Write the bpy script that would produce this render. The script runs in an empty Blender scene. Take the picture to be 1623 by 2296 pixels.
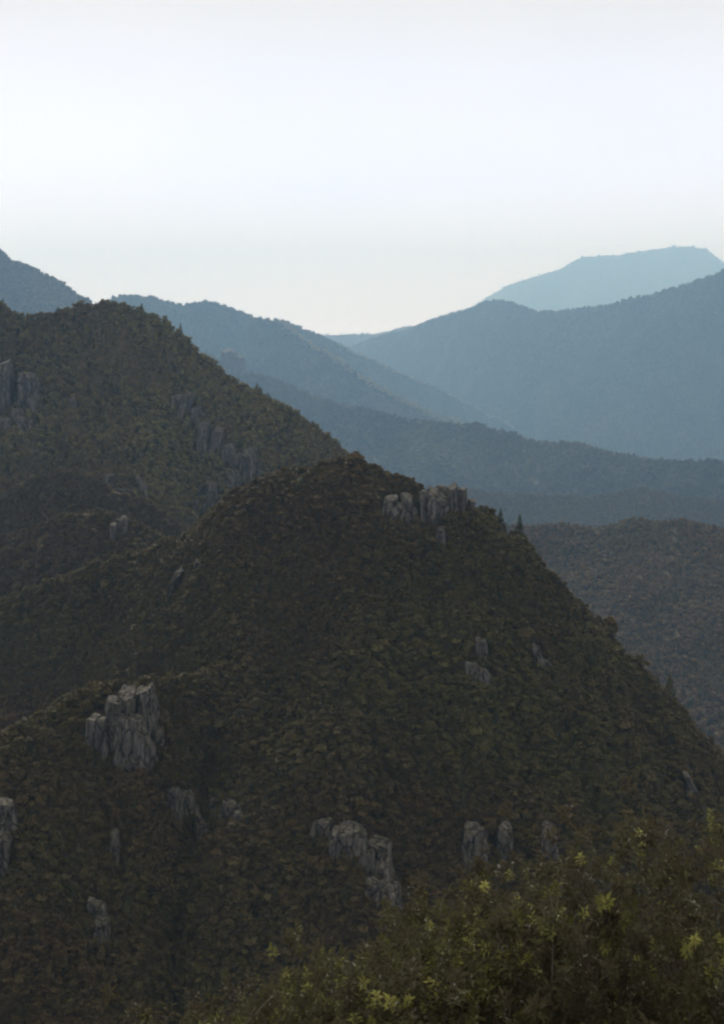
import bpy, math, random
import numpy as np
from mathutils import Vector, Matrix, Euler
from mathutils.bvhtree import BVHTree

random.seed(11)
rng = np.random.default_rng(11)
scene = bpy.context.scene
C = scene.collection

# ------------------------------------------------------------------ camera
W, H = 1623.0, 2296.0                       # frame units used for the survey of directions
HFOV = math.radians(30.0)
F = (W / 2) / math.tan(HFOV / 2)
EYE_Y = 760.0                               # image height of the camera's own level
PITCH = math.atan((H / 2 - EYE_Y) / F)
CAM = np.array((0.0, 0.0, 500.0))
cam_data = bpy.data.cameras.new('camera')
cam = bpy.data.objects.new('camera', cam_data)
C.objects.link(cam)
cam.location = CAM
cam.rotation_euler = (math.pi / 2 - PITCH, 0, 0)
cam_data.sensor_fit = 'HORIZONTAL'
cam_data.angle = HFOV
cam_data.clip_start = 0.1
cam_data.clip_end = 60000
scene.camera = cam
FWD = np.array((0, math.cos(PITCH), -math.sin(PITCH)))
UP = np.array((0, math.sin(PITCH), math.cos(PITCH)))
RIGHT = np.array((1.0, 0, 0))

# ------------------------------------------------------------------ sky, sun, exposure
SUN_EL, SUN_AZ = math.radians(34), math.radians(-10)      # azimuth from +Y towards +X
world = bpy.data.worlds.new('World')
scene.world = world
world.use_nodes = True
nt = world.node_tree
nt.nodes.clear()
n_out = nt.nodes.new('ShaderNodeOutputWorld')
n_bg = nt.nodes.new('ShaderNodeBackground')
n_bg.inputs['Strength'].default_value = 0.1
n_sky = nt.nodes.new('ShaderNodeTexSky')
n_sky.sky_type = 'NISHITA'
n_sky.sun_disc = False
n_sky.sun_elevation = SUN_EL
n_sky.sun_rotation = SUN_AZ
n_sky.air_density = 1.0
n_sky.dust_density = 4.0
n_sky.ozone_density = 1.0
n_sky.altitude = 500
n_tc = nt.nodes.new('ShaderNodeTexCoord')
n_map = nt.nodes.new('ShaderNodeMapping')
n_map.inputs['Scale'].default_value = (1.6, 1.6, 3.4)
n_noise = nt.nodes.new('ShaderNodeTexNoise')
n_noise.inputs['Scale'].default_value = 1.6
n_noise.inputs['Detail'].default_value = 4
n_noise.inputs['Roughness'].default_value = 0.45
n_ramp = nt.nodes.new('ShaderNodeValToRGB')
n_ramp.color_ramp.elements[0].position = 0.35
n_ramp.color_ramp.elements[0].color = (5.95, 5.9, 6.1, 1)
n_ramp.color_ramp.elements[1].position = 0.68
n_ramp.color_ramp.elements[1].color = (6.5, 6.35, 6.3, 1)
n_mix = nt.nodes.new('ShaderNodeMix')
n_mix.data_type = 'RGBA'
n_mix.inputs[0].default_value = 0.98                     # a high, even veil of cloud over the sky
nt.links.new(n_tc.outputs['Generated'], n_map.inputs['Vector'])
nt.links.new(n_map.outputs[0], n_noise.inputs['Vector'])
nt.links.new(n_noise.outputs['Fac'], n_ramp.inputs['Fac'])
nt.links.new(n_sky.outputs[0], n_mix.inputs[6])
# the veil is thicker, so whiter, towards the horizon all round
n_sep = nt.nodes.new('ShaderNodeSeparateXYZ')
n_mr = nt.nodes.new('ShaderNodeMapRange')
n_mr.inputs['From Max'].default_value = 0.55
n_pw = nt.nodes.new('ShaderNodeMath')
n_pw.operation = 'POWER'
n_pw.inputs[1].default_value = 0.5
n_pw.use_clamp = True
n_hz = nt.nodes.new('ShaderNodeMix')
n_hz.data_type = 'RGBA'
n_hz.inputs[6].default_value = (2.36, 2.74, 4.55, 1)
n_hz.inputs[7].default_value = (0.765, 0.695, 0.445, 1)
n_vm = nt.nodes.new('ShaderNodeVectorMath')
n_vm.operation = 'MULTIPLY'
nt.links.new(n_tc.outputs['Generated'], n_sep.inputs[0])
nt.links.new(n_sep.outputs['Z'], n_pw.inputs[0])
nt.links.new(n_pw.outputs[0], n_mr.inputs['Value'])
nt.links.new(n_mr.outputs[0], n_hz.inputs[0])
nt.links.new(n_ramp.outputs[0], n_vm.inputs[0])
nt.links.new(n_hz.outputs[2], n_vm.inputs[1])
nt.links.new(n_vm.outputs[0], n_mix.inputs[7])
nt.links.new(n_mix.outputs[2], n_bg.inputs['Color'])
nt.links.new(n_bg.outputs[0], n_out.inputs['Surface'])

sun_data = bpy.data.lights.new('sun', 'SUN')
sun_data.energy = 2.5
sun_data.angle = math.radians(9)
sun_data.color = (1.0, 0.99, 0.97)
sun = bpy.data.objects.new('sun', sun_data)
C.objects.link(sun)
sdir = Vector((math.sin(SUN_AZ) * math.cos(SUN_EL), math.cos(SUN_AZ) * math.cos(SUN_EL), math.sin(SUN_EL)))
sun.rotation_euler = sdir.to_track_quat('Z', 'Y').to_euler()

scene.view_settings.view_transform = 'Standard'
scene.view_settings.look = 'None'
scene.view_settings.exposure = 0.67
scene.view_settings.gamma = 1.0
scene.view_settings.use_curve_mapping = False
scene.render.engine = 'CYCLES'
scene.cycles.max_bounces = 3
scene.cycles.diffuse_bounces = 2
scene.cycles.glossy_bounces = 1
scene.cycles.transmission_bounces = 3
scene.cycles.volume_bounces = 0
scene.cycles.use_denoising = True
scene.cycles.pixel_filter_type = 'BLACKMAN_HARRIS'
scene.cycles.filter_width = 2.4

# ------------------------------------------------------------------ helpers
def at(px, py, Y):
    """survey direction (px, py) taken out to the world distance Y along +Y"""
    d = FWD + RIGHT * ((px - W / 2) / F) + UP * ((H / 2 - py) / F)
    return CAM + d * (Y / d[1])

def project(P):
    q = np.asarray(P, float) - CAM
    z = q @ FWD
    return W / 2 + F * (q @ RIGHT) / z, H / 2 - F * (q @ UP) / z, z

def _hash(ix, iy, seed):
    h = (ix.astype(np.int64) * 374761393 + iy.astype(np.int64) * 668265263 + seed * 974711) & 0x7fffffff
    h = ((h ^ (h >> 13)) * 1274126177) & 0x7fffffff
    return ((h ^ (h >> 16)) & 0xffff) / 65535.0

def vnoise(x, y, seed=0):
    ix, iy = np.floor(x), np.floor(y)
    fx, fy = x - ix, y - iy
    fx, fy = fx * fx * (3 - 2 * fx), fy * fy * (3 - 2 * fy)
    a, b = _hash(ix, iy, seed), _hash(ix + 1, iy, seed)
    c, d = _hash(ix, iy + 1, seed), _hash(ix + 1, iy + 1, seed)
    return (a + (b - a) * fx) * (1 - fy) + (c + (d - c) * fx) * fy

def fbm(x, y, seed=0, octaves=4):
    x, y = np.asarray(x, float), np.asarray(y, float)
    s, a, t = 0, 0.5, 0
    for o in range(octaves):
        s = s + a * vnoise(x * 2 ** o, y * 2 ** o, seed + 17 * o)
        t += a
        a *= 0.5
    return s / t - 0.5

def mesh_from(name, verts, faces, mats=(), smooth=False):
    me = bpy.data.meshes.new(name)
    me.from_pydata([tuple(v) for v in verts], [], faces)
    for m in mats:
        me.materials.append(m)
    if smooth:
        me.polygons.foreach_set('use_smooth', [True] * len(me.polygons))
    me.update()
    return me

def link(name, data, parent=None, loc=(0, 0, 0), rot=(0, 0, 0), scale=(1, 1, 1)):
    o = bpy.data.objects.new(name, data)
    C.objects.link(o)
    o.location, o.rotation_euler, o.scale = loc, rot, scale
    if parent is not None:
        o.parent = parent
    return o

def tag(o, label=None, category=None, group=None, kind=None):
    for k, v in (('label', label), ('category', category), ('group', group), ('kind', kind)):
        if v:
            o[k] = v
    return o

# ------------------------------------------------------------------ materials
def new_mat(name):
    m = bpy.data.materials.new(name)
    m.use_nodes = True
    t = m.node_tree
    t.nodes.clear()
    return m, t, t.nodes.new('ShaderNodeOutputMaterial')

def leaf_mat(name, ramp, scale, rough=0.7, spec=0.25, trans=0.3, tint=(1, 1, 1), use_world=True, hue_amp=0.35):
    """leaf colour: patches of woodland kinds by place, then one tone per tree and per leaf clump"""
    m, t, out = new_mat(name)
    N = t.nodes.new
    info = N('ShaderNodeObjectInfo')
    geo = N('ShaderNodeNewGeometry')
    noise = N('ShaderNodeTexNoise')
    noise.inputs['Scale'].default_value = scale
    noise.inputs['Detail'].default_value = 3
    noise.inputs['Roughness'].default_value = 0.6
    t.links.new((info.outputs['Location'] if use_world else geo.outputs['Position']), noise.inputs['Vector'])
    a1 = N('ShaderNodeMath'); a1.operation = 'MULTIPLY_ADD'
    a1.inputs[1].default_value = hue_amp
    t.links.new(info.outputs['Random'], a1.inputs[0])
    a2 = N('ShaderNodeMath'); a2.operation = 'SUBTRACT'
    a2.inputs[1].default_value = hue_amp / 2
    t.links.new(noise.outputs['Fac'], a1.inputs[2])
    t.links.new(a1.outputs[0], a2.inputs[0])
    cr = N('ShaderNodeValToRGB')
    e = cr.color_ramp.elements
    while len(e) < len(ramp):
        e.new(0.5)
    for el, (p, c) in zip(e, ramp):
        el.position = p
        el.color = (*c, 1)
    t.links.new(a2.outputs[0], cr.inputs['Fac'])
    v = N('ShaderNodeMath'); v.operation = 'MULTIPLY_ADD'
    v.inputs[1].default_value = 0.4
    v.inputs[2].default_value = 0.8
    t.links.new(geo.outputs['Random Per Island'], v.inputs[0])
    mul = N('ShaderNodeMix'); mul.data_type = 'RGBA'; mul.blend_type = 'MULTIPLY'
    mul.inputs[0].default_value = 1
    t.links.new(cr.outputs[0], mul.inputs[6])
    comb = N('ShaderNodeCombineColor')
    for i in range(3):
        t.links.new(v.outputs[0], comb.inputs[i])
    t.links.new(comb.outputs[0], mul.inputs[7])
    p = N('ShaderNodeBsdfPrincipled')
    p.inputs['Roughness'].default_value = rough
    p.inputs['Specular IOR Level'].default_value = spec
    t.links.new(mul.outputs[2], p.inputs['Base Color'])
    tr = N('ShaderNodeBsdfTranslucent')
    t.links.new(mul.outputs[2], tr.inputs['Color'])
    ms = N('ShaderNodeMixShader')
    ms.inputs[0].default_value = trans
    t.links.new(p.outputs[0], ms.inputs[1])
    t.links.new(tr.outputs[0], ms.inputs[2])
    t.links.new(ms.outputs[0], out.inputs['Surface'])
    return m

def simple_mat(name, c1, c2, scale, rough=0.9, stretch=(1, 1, 1), bump=0.0, detail=6, spec=0.2, c3=None, contrast=(0.35, 0.65)):
    m, t, out = new_mat(name)
    N = t.nodes.new
    tc = N('ShaderNodeTexCoord')
    mp = N('ShaderNodeMapping')
    mp.inputs['Scale'].default_value = stretch
    no = N('ShaderNodeTexNoise')
    no.inputs['Scale'].default_value = scale
    no.inputs['Detail'].default_value = detail
    no.inputs['Roughness'].default_value = 0.62
    t.links.new(tc.outputs['Object'], mp.inputs['Vector'])
    t.links.new(mp.outputs[0], no.inputs['Vector'])
    cr = N('ShaderNodeValToRGB')
    e = cr.color_ramp.elements
    e[0].position, e[0].color = contrast[0], (*c1, 1)
    e[1].position, e[1].color = contrast[1], (*c2, 1)
    if c3:
        x = e.new(0.9)
        x.color = (*c3, 1)
    t.links.new(no.outputs['Fac'], cr.inputs['Fac'])
    p = N('ShaderNodeBsdfPrincipled')
    p.inputs['Roughness'].default_value = rough
    p.inputs['Specular IOR Level'].default_value = spec
    t.links.new(cr.outputs[0], p.inputs['Base Color'])
    if bump:
        b = N('ShaderNodeBump')
        b.inputs['Strength'].default_value = bump
        b.inputs['Distance'].default_value = 0.4
        t.links.new(no.outputs['Fac'], b.inputs['Height'])
        t.links.new(b.outputs[0], p.inputs['Normal'])
    t.links.new(p.outputs[0], out.inputs['Surface'])
    return m

WOOD_RAMP = [(0.30, (0.100, 0.068, 0.037)), (0.45, (0.096, 0.072, 0.034)), (0.58, (0.093, 0.077, 0.032)),
             (0.72, (0.104, 0.094, 0.033))]
FAR_RAMP = [(0.32, (0.055, 0.036, 0.022)), (0.5, (0.095, 0.080, 0.036)), (0.68, (0.16, 0.145, 0.06))]
M_WOOD = leaf_mat('woodland_leaves', WOOD_RAMP, 0.016, hue_amp=0.16)
M_WOODFAR = leaf_mat('distant_woodland_leaves', FAR_RAMP, 0.005, hue_amp=0.2)
M_HILL = leaf_mat('lit_hill_leaves', [(0.34, (0.130, 0.088, 0.046)), (0.46, (0.160, 0.134, 0.060)), (0.60, (0.190, 0.174, 0.076)), (0.75, (0.205, 0.188, 0.080))], 0.010, hue_amp=0.14)  # lit slopes and dark hollows of the left hill put into leaf colour
M_VALLEY = leaf_mat('brown_valley_leaves', [(0.34, (0.150, 0.095, 0.050)), (0.55, (0.155, 0.112, 0.054)), (0.72, (0.165, 0.130, 0.058))], 0.008, hue_amp=0.14)
M_RIM_LIT = leaf_mat('sunlit_rim_scrub', [(0.3, (0.24, 0.225, 0.12)), (0.7, (0.36, 0.33, 0.19))], 0.02)  # sun on the crests, put into the leaf colour
M_FIR = leaf_mat('fir_needles', [(0.3, (0.045, 0.046, 0.022)), (0.7, (0.07, 0.07, 0.03))], 0.05, trans=0.1)
M_SHRUB = leaf_mat('shrub_leaves', [(0.30, (0.074, 0.060, 0.046)), (0.50, (0.076, 0.068, 0.046)), (0.62, (0.090, 0.090, 0.046)),
                                    (0.72, (0.15, 0.148, 0.050)), (0.82, (0.095, 0.075, 0.046))], 2.2, rough=0.55, spec=0.12, trans=0.3, use_world=False, hue_amp=0.1)
M_YOUNG = leaf_mat('young_shrub_leaves', [(0.36, (0.085, 0.088, 0.034)), (0.52, (0.185, 0.188, 0.058)), (0.70, (0.32, 0.32, 0.11))], 3.0, rough=0.5, spec=0.2, trans=0.4, use_world=False, hue_amp=0.3)
M_BARK = simple_mat('bark', (0.05, 0.04, 0.032), (0.12, 0.10, 0.085), 6, stretch=(3, 3, 0.6), bump=0.4)
M_TWIG = simple_mat('pale_twig_bark', (0.10, 0.09, 0.085), (0.24, 0.23, 0.22), 5, stretch=(3, 3, 1), bump=0.2)
def rock_mat():
    """granite: pale and dark mineral stain in vertical streaks, open joints, moss in patches"""
    m, t, out = new_mat('granite')
    N, L = t.nodes.new, t.links.new
    tc, info, add = N('ShaderNodeTexCoord'), N('ShaderNodeObjectInfo'), N('ShaderNodeVectorMath')
    sc = N('ShaderNodeVectorMath'); sc.operation = 'SCALE'
    L(info.outputs['Random'], sc.inputs[0]); sc.inputs['Scale'].default_value = 90
    L(tc.outputs['Object'], add.inputs[0]); L(sc.outputs[0], add.inputs[1])
    def noise(scale, stretch, detail=8):
        mp = N('ShaderNodeMapping'); mp.inputs['Scale'].default_value = stretch
        no = N('ShaderNodeTexNoise'); no.inputs['Scale'].default_value = scale
        no.inputs['Detail'].default_value = detail; no.inputs['Roughness'].default_value = 0.65
        L(add.outputs[0], mp.inputs['Vector']); L(mp.outputs[0], no.inputs['Vector'])
        return no
    def ramp(src, stops):
        cr = N('ShaderNodeValToRGB'); e = cr.color_ramp.elements
        while len(e) < len(stops): e.new(0.5)
        for el, (p, c) in zip(e, stops): el.position, el.color = p, (*c, 1)
        L(src, cr.inputs['Fac']); return cr
    streak = noise(0.9, (1, 1, 0.22))
    base = ramp(streak.outputs['Fac'], [(0.32, (0.042, 0.037, 0.034)), (0.50, (0.096, 0.088, 0.082)), (0.68, (0.160, 0.150, 0.140))])
    mp = N('ShaderNodeMapping'); mp.inputs['Scale'].default_value = (1, 1, 0.3)
    wob = noise(0.6, (1, 1, 1), 3)
    wv = N('ShaderNodeVectorMath'); wv.operation = 'MULTIPLY_ADD'; wv.inputs[1].default_value = (1.2, 1.2, 1.2)
    L(wob.outputs['Color'], wv.inputs[0]); L(add.outputs[0], wv.inputs[2]); L(wv.outputs[0], mp.inputs['Vector'])
    vo = N('ShaderNodeTexVoronoi'); vo.feature = 'DISTANCE_TO_EDGE'; vo.inputs['Scale'].default_value = 0.62
    L(mp.outputs[0], vo.inputs['Vector'])
    crack = ramp(vo.outputs['Distance'], [(0.0, (0.22, 0.21, 0.20)), (0.035, (0.7, 0.7, 0.7)), (0.08, (1, 1, 1))])
    mul = N('ShaderNodeMix'); mul.data_type = 'RGBA'; mul.blend_type = 'MULTIPLY'; mul.inputs[0].default_value = 1
    L(base.outputs[0], mul.inputs[6]); L(crack.outputs[0], mul.inputs[7])
    moss = noise(0.35, (1, 1, 1), 6)
    mm = ramp(moss.outputs['Fac'], [(0.55, (0, 0, 0)), (0.66, (0.8, 0.8, 0.8))])
    mx = N('ShaderNodeMix'); mx.data_type = 'RGBA'; mx.inputs[7].default_value = (0.055, 0.050, 0.026, 1)
    L(mm.outputs[0], mx.inputs[0]); L(mul.outputs[2], mx.inputs[6])
    p = N('ShaderNodeBsdfPrincipled'); p.inputs['Roughness'].default_value = 0.92; p.inputs['Specular IOR Level'].default_value = 0.15
    L(mx.outputs[2], p.inputs['Base Color'])
    hs = N('ShaderNodeMath'); hs.operation = 'MULTIPLY_ADD'; hs.inputs[1].default_value = 0.5
    L(streak.outputs['Fac'], hs.inputs[0]); L(crack.outputs[0], hs.inputs[2])
    b = N('ShaderNodeBump'); b.inputs['Strength'].default_value = 1.0; b.inputs['Distance'].default_value = 0.5
    L(hs.outputs[0], b.inputs['Height']); L(b.outputs[0], p.inputs['Normal']); L(p.outputs[0], out.inputs['Surface'])
    return m
M_ROCK = rock_mat()
M_SOIL = simple_mat('leaf_litter', (0.050, 0.036, 0.021), (0.070, 0.056, 0.028), 0.05, detail=8)
M_FARSOIL = simple_mat('woodland_floor', (0.045, 0.035, 0.022), (0.062, 0.054, 0.028), 0.01, detail=8)

# ------------------------------------------------------------------ terrain: ridges
BVH = []            # (name, tree)
RIDGES = {}

def ridge(name, label, crest, front, back, noise, nu=200, nv=60, cut=0.0, seed=1, mat=None, k=1.0, rough=7.0):
    """a mountain swept along its surveyed crest: near slope, far slope, gullies and spurs in both"""
    crest = np.array(crest, float)
    crest[:, 2] *= k
    front, back = np.array(front, float) * k, np.array(back, float) * k
    noise = (noise[0] * k, noise[1] * k)
    cut *= k
    s = np.linspace(0, 1, nu)
    # even spacing by direction
    seg = np.hypot(np.diff(crest[:, 0]), np.diff(crest[:, 1]))
    acc = np.concatenate(([0], np.cumsum(seg))) / seg.sum()
    px = np.interp(s, acc, crest[:, 0])
    py = np.interp(s, acc, crest[:, 1])
    Yd = np.interp(s, acc, crest[:, 2])
    P = np.array([at(a, b, c) for a, b, c in zip(px, py, Yd)])
    P[:, 2] += fbm(px / 34, 0 * px + seed, seed + 40, 3) * rough * Yd / F
    P[:, 2] -= cut
    along = np.concatenate(([0], np.cumsum(np.linalg.norm(np.diff(P[:, :2], axis=0), axis=1))))
    amp, wave = noise
    fd = np.array(front, float); bd = np.array(back, float)
    rows = []
    vb = np.linspace(1, 0, 14)[:-1] ** 1.5
    for v in vb:
        d = v * bd[-1, 0]
        rows.append((d, np.interp(d, bd[:, 0], bd[:, 1]), +1))
    for v in np.linspace(0, 1, nv) ** 1.25:
        d = v * fd[-1, 0]
        rows.append((d, np.interp(d, fd[:, 0], fd[:, 1]), -1))
    V = np.zeros((len(rows), nu, 3))
    for r, (d, drop, sg) in enumerate(rows):
        fade = min(1.0, d / (wave * 0.7))
        g1 = fbm(along / wave + 0.35 * d / wave, np.full(nu, sg * d / (wave * 2.6)) + 3.1, seed, 3)
        g2 = fbm(along / (wave * 0.3) + 0.2 * d / wave, np.full(nu, sg * d / (wave * 0.5)) + 9.7, seed + 5, 3)
        disp = (g1 * 2.2 + g2 * 0.55) * amp * fade
        V[r, :, 0] = P[:, 0]
        V[r, :, 1] = P[:, 1] + sg * d - 0.8 * disp
        V[r, :, 2] = P[:, 2] - drop + 0.6 * disp
    V[:, :, 2] = np.maximum(V[:, :, 2], -640)
    nr = len(rows)
    verts = V.reshape(-1, 3)
    faces = []
    for r in range(nr - 1):
        for c in range(nu - 1):
            a = r * nu + c
            faces.append((a, a + nu, a + nu + 1, a + 1))
    me = mesh_from(name, verts, faces, [mat or M_SOIL], smooth=True)
    o = link(name, me)
    tag(o, label, kind='structure')
    BVH.append((name, BVHTree.FromPolygons([Vector(v) for v in verts], faces)))
    RIDGES[label] = dict(V=V, nb=13, obj=o)
    return V

FARM = ridge('mountain', 'palest blue flat-topped mountain far away on the skyline', [
    (700, 800, 14200), (900, 760, 14200), (1000, 722, 14100), (1060, 688, 14000), (1090, 667, 14000), (1130, 643, 14000), (1190, 622, 14000), (1250, 605, 14000), (1290, 583, 14000),
    (1310, 577, 14000), (1380, 572, 14000), (1440, 562, 14000), (1500, 555, 14000), (1560, 553, 14000), (1582, 556, 14000),
    (1600, 573, 14000), (1623, 590, 14000), (1700, 640, 14000), (1850, 720, 14000), (2050, 800, 14200)],
    [(0, 0), (700, 320), (1800, 900), (3000, 1250)], [(0, 0), (900, 500), (2200, 1150)], (160, 900), nu=220, nv=50, cut=0, seed=3, mat=M_FARSOIL, k=1.38)
ridge('mountain', 'small pale blue ridge in the notch of the skyline', [
    (500, 830, 8600), (640, 775, 8600), (730, 749, 8600), (790, 746, 8600), (845, 747, 8600), (880, 737, 8600), (900, 731, 8600), (960, 726, 8600), (1100, 760, 8700), (1300, 830, 8700)],
    [(0, 0), (400, 220), (1300, 700)], [(0, 0), (400, 240), (1200, 700)], (70, 420), nu=160, nv=40, cut=8, seed=4, mat=M_FARSOIL, k=1.38)
ridge('mountain', 'broad blue forested mountain filling the distance at the right', [
    (560, 880, 7400), (690, 815, 7105), (780, 774, 6900), (850, 749, 6620), (905, 736, 6400), (960, 716, 6187), (1010, 700, 5994), (1060, 685, 5800), (1085, 673, 5719), (1115, 670, 5623),
    (1150, 676, 5510), (1180, 687, 5413), (1215, 692, 5300), (1260, 690, 5212), (1330, 682, 5076), (1380, 675, 4978), (1420, 663, 4900),
    (1480, 649, 4811), (1530, 633, 4737), (1570, 619, 4678), (1600, 610, 4634), (1623, 598, 4600), (1700, 570, 4582), (1850, 545, 4547), (2050, 590, 4500)],
    [(0, 0), (200, 130), (700, 520), (1100, 830), (1600, 1000)], [(0, 0), (300, 220), (1200, 800)], (260, 700), nu=240, nv=80, cut=9, seed=6, mat=M_FARSOIL, k=1.38)
ridge('mountain', 'blue forested mountain sloping down to the valley in the middle distance', [
    (40, 760, 3900), (160, 700, 3950), (250, 665, 3988), (270, 657, 3996), (300, 655, 4008), (340, 660, 4025), (380, 671, 4042), (410, 678, 4062), (440, 673, 4097), (480, 672, 4143),
    (510, 682, 4178), (540, 694, 4213), (570, 708, 4248), (600, 713, 4283), (630, 711, 4318), (660, 722, 4353), (700, 739, 4400), (740, 758, 4456),
    (790, 786, 4526), (850, 811, 4610), (900, 833, 4680), (950, 851, 4750), (1000, 877, 4812), (1050, 901, 4875), (1100, 929, 4938),
    (1150, 956, 5000), (1220, 990, 5041), (1320, 1040, 5100)],
    [(0, 0), (150, 95), (500, 380), (900, 700), (1200, 850)], [(0, 0), (200, 160), (900, 700)], (150, 400), nu=240, nv=70, cut=8, seed=8, mat=M_FARSOIL, k=1.38)
ridge('spur', 'long lit spur running down from the blue mountain in the middle distance', [
    (560, 700, 3950), (632, 716, 3900), (665, 745, 3800), (700, 768, 3700), (760, 803, 3640), (830, 852, 3580), (880, 880, 3550), (930, 905, 3560), (980, 929, 3580), (1035, 944, 3600), (1120, 985, 3650)],
    [(0, 0), (120, 85), (400, 320), (800, 600)], [(0, 0), (120, 85), (500, 380)], (36, 200), nu=180, nv=50, cut=8, seed=9, mat=M_FARSOIL, k=1.38)
ridge('mountain', 'steep blue slope cut by the frame at the upper left', [
    (-420, 470, 3100), (-250, 430, 3100), (-100, 490, 3050), (-40, 525, 3030), (0, 556, 3000), (20, 572, 3000), (50, 585, 2990), (65, 588, 2990), (85, 600, 2980), (120, 616, 2970),
    (150, 636, 2960), (180, 656, 2950), (200, 667, 2940), (240, 695, 2930), (320, 760, 2900), (420, 830, 2880)],
    [(0, 0), (120, 90), (450, 400), (700, 560)], [(0, 0), (150, 120), (600, 480)], (60, 240), nu=180, nv=50, cut=6, seed=12, mat=M_FARSOIL, k=1.3)
ridge('mountain', 'grey-blue wooded ridge crossing the valley behind the dark hills', [
    (330, 755, 3300), (420, 770, 3267), (470, 792, 3248), (510, 815, 3233), (556, 832, 3216), (600, 839, 3200), (650, 856, 3158), (700, 881, 3117), (760, 901, 3067), (820, 911, 3017), (880, 926, 2967), (930, 936, 2925), (980, 943, 2883),
    (1040, 946, 2833), (1070, 943, 2808), (1110, 956, 2775), (1150, 968, 2742), (1200, 981, 2700), (1260, 986, 2665), (1290, 986, 2647), (1340, 1001, 2617),
    (1400, 1013, 2582), (1460, 1026, 2546), (1520, 1031, 2511), (1560, 1029, 2487), (1623, 1031, 2450), (1750, 1020, 2450), (1950, 1010, 2450)],
    [(0, 0), (80, 45), (300, 190), (750, 450)], [(0, 0), (100, 70), (500, 330)], (52, 200), nu=260, nv=60, cut=6, seed=15, mat=M_FARSOIL, k=1.2)
ridge('hill', 'low wooded crest below the grey-blue ridge at the right', [
    (820, 1130, 1980), (960, 1100, 1960), (1060, 1091, 1940), (1120, 1099, 1930), (1200, 1104, 1910), (1260, 1101, 1900), (1300, 1106, 1890), (1380, 1101, 1880), (1415, 1091, 1875), (1440, 1083, 1870),
    (1462, 1091, 1865), (1520, 1106, 1860), (1560, 1109, 1855), (1623, 1111, 1850), (1750, 1100, 1850), (1900, 1090, 1880)],
    [(0, 0), (60, 30), (260, 160), (500, 330)], [(0, 0), (80, 40), (400, 230)], (22, 120), nu=200, nv=50, cut=5, seed=18, mat=M_FARSOIL, k=1.25)
ridge('hill', 'brown wooded valley side behind the dark crag ridge', [
    (900, 1190, 1310), (1050, 1178, 1300), (1190, 1172, 1290), (1250, 1171, 1280), (1320, 1176, 1270), (1380, 1169, 1260), (1420, 1159, 1255), (1470, 1161, 1250), (1540, 1159, 1240), (1580, 1168, 1230), (1623, 1181, 1220), (1750, 1200, 1200), (1900, 1200, 1200)],
    [(0, 0), (60, 22), (250, 90), (480, 200), (680, 330)], [(0, 0), (80, 30), (350, 190)], (26, 120), nu=200, nv=90, cut=4, seed=21, mat=M_FARSOIL, k=0.9)
ridge('hill', 'dark wooded hill with rock outcrops at the left', [
    (-330, 640, 930), (-160, 650, 920), (-40, 660, 905), (0, 672, 900), (20, 690, 900), (40, 704, 900), (100, 704, 900), (150, 691, 900), (190, 677, 900), (215, 670, 900), (230, 668, 900), (260, 674, 900), (290, 678, 898),
    (320, 688, 896), (350, 703, 894), (380, 723, 892), (405, 743, 890), (430, 768, 886), (450, 788, 884), (480, 808, 880), (520, 838, 872), (560, 863, 866), (600, 883, 860),
    (650, 908, 852), (700, 938, 846), (740, 968, 840), (780, 1006, 836), (830, 1060, 830), (900, 1150, 820), (1000, 1280, 810)],
    [(0, 0), (25, 14), (110, 92), (220, 190), (330, 270)], [(0, 0), (50, 35), (300, 230)], (32, 82), nu=280, nv=90, cut=2.8, seed=24, k=0.75)
ridge('spur', 'dark wooded spur below the rock tower at the left edge', [
    (-260, 1120, 690), (-100, 1110, 685), (0, 1095, 680), (60, 1063, 676), (125, 1037, 672), (180, 1045, 668), (250, 1078, 664), (330, 1110, 660), (420, 1175, 655), (520, 1270, 650)],
    [(0, 0), (15, 9), (70, 56), (150, 120), (230, 180)], [(0, 0), (20, 14), (100, 80)], (17, 55), nu=200, nv=60, cut=4.5, seed=27, k=0.82)
ridge('spur', 'dark lower spur with pale slabs left of the crag ridge', [
    (-240, 1220, 560), (-100, 1205, 555), (0, 1190, 550), (80, 1160, 548), (150, 1130, 545), (230, 1125, 542), (300, 1150, 540), (380, 1195, 536), (460, 1255, 530), (560, 1340, 525)],
    [(0, 0), (15, 9), (60, 48), (140, 115), (220, 175)], [(0, 0), (20, 14), (90, 70)], (15, 46), nu=200, nv=60, cut=4.5, seed=29, k=0.85)
ridge('hill', 'dark crag ridge filling the middle of the view', [
    (-260, 1420, 400), (-100, 1375, 395), (0, 1340, 390), (100, 1300, 386), (200, 1266, 382), (300, 1238, 378), (400, 1204, 372), (440, 1174, 368), (480, 1134, 364), (520, 1094, 360), (580, 1068, 356), (650, 1048, 354), (740, 1030, 352), (800, 1023, 350),
    (830, 1038, 349), (870, 1056, 348), (930, 1070, 346), (950, 1086, 345), (1000, 1092, 344), (1040, 1100, 343), (1070, 1124, 342), (1100, 1150, 341), (1130, 1175, 340), (1165, 1196, 339),
    (1190, 1222, 338), (1220, 1264, 336), (1250, 1302, 334), (1290, 1332, 332), (1340, 1378, 330), (1370, 1416, 328), (1400, 1462, 326), (1440, 1500, 324),
    (1480, 1532, 322), (1520, 1576, 320), (1560, 1626, 318), (1600, 1668, 316), (1640, 1710, 314), (1720, 1800, 312), (1850, 1930, 310)],
    [(0, 0), (8, 4.5), (40, 33), (100, 90), (160, 146), (220, 200)], [(0, 0), (15, 12), (90, 78), (140, 120)], (20, 52), nu=340, nv=110, cut=1.8, seed=33)
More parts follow.
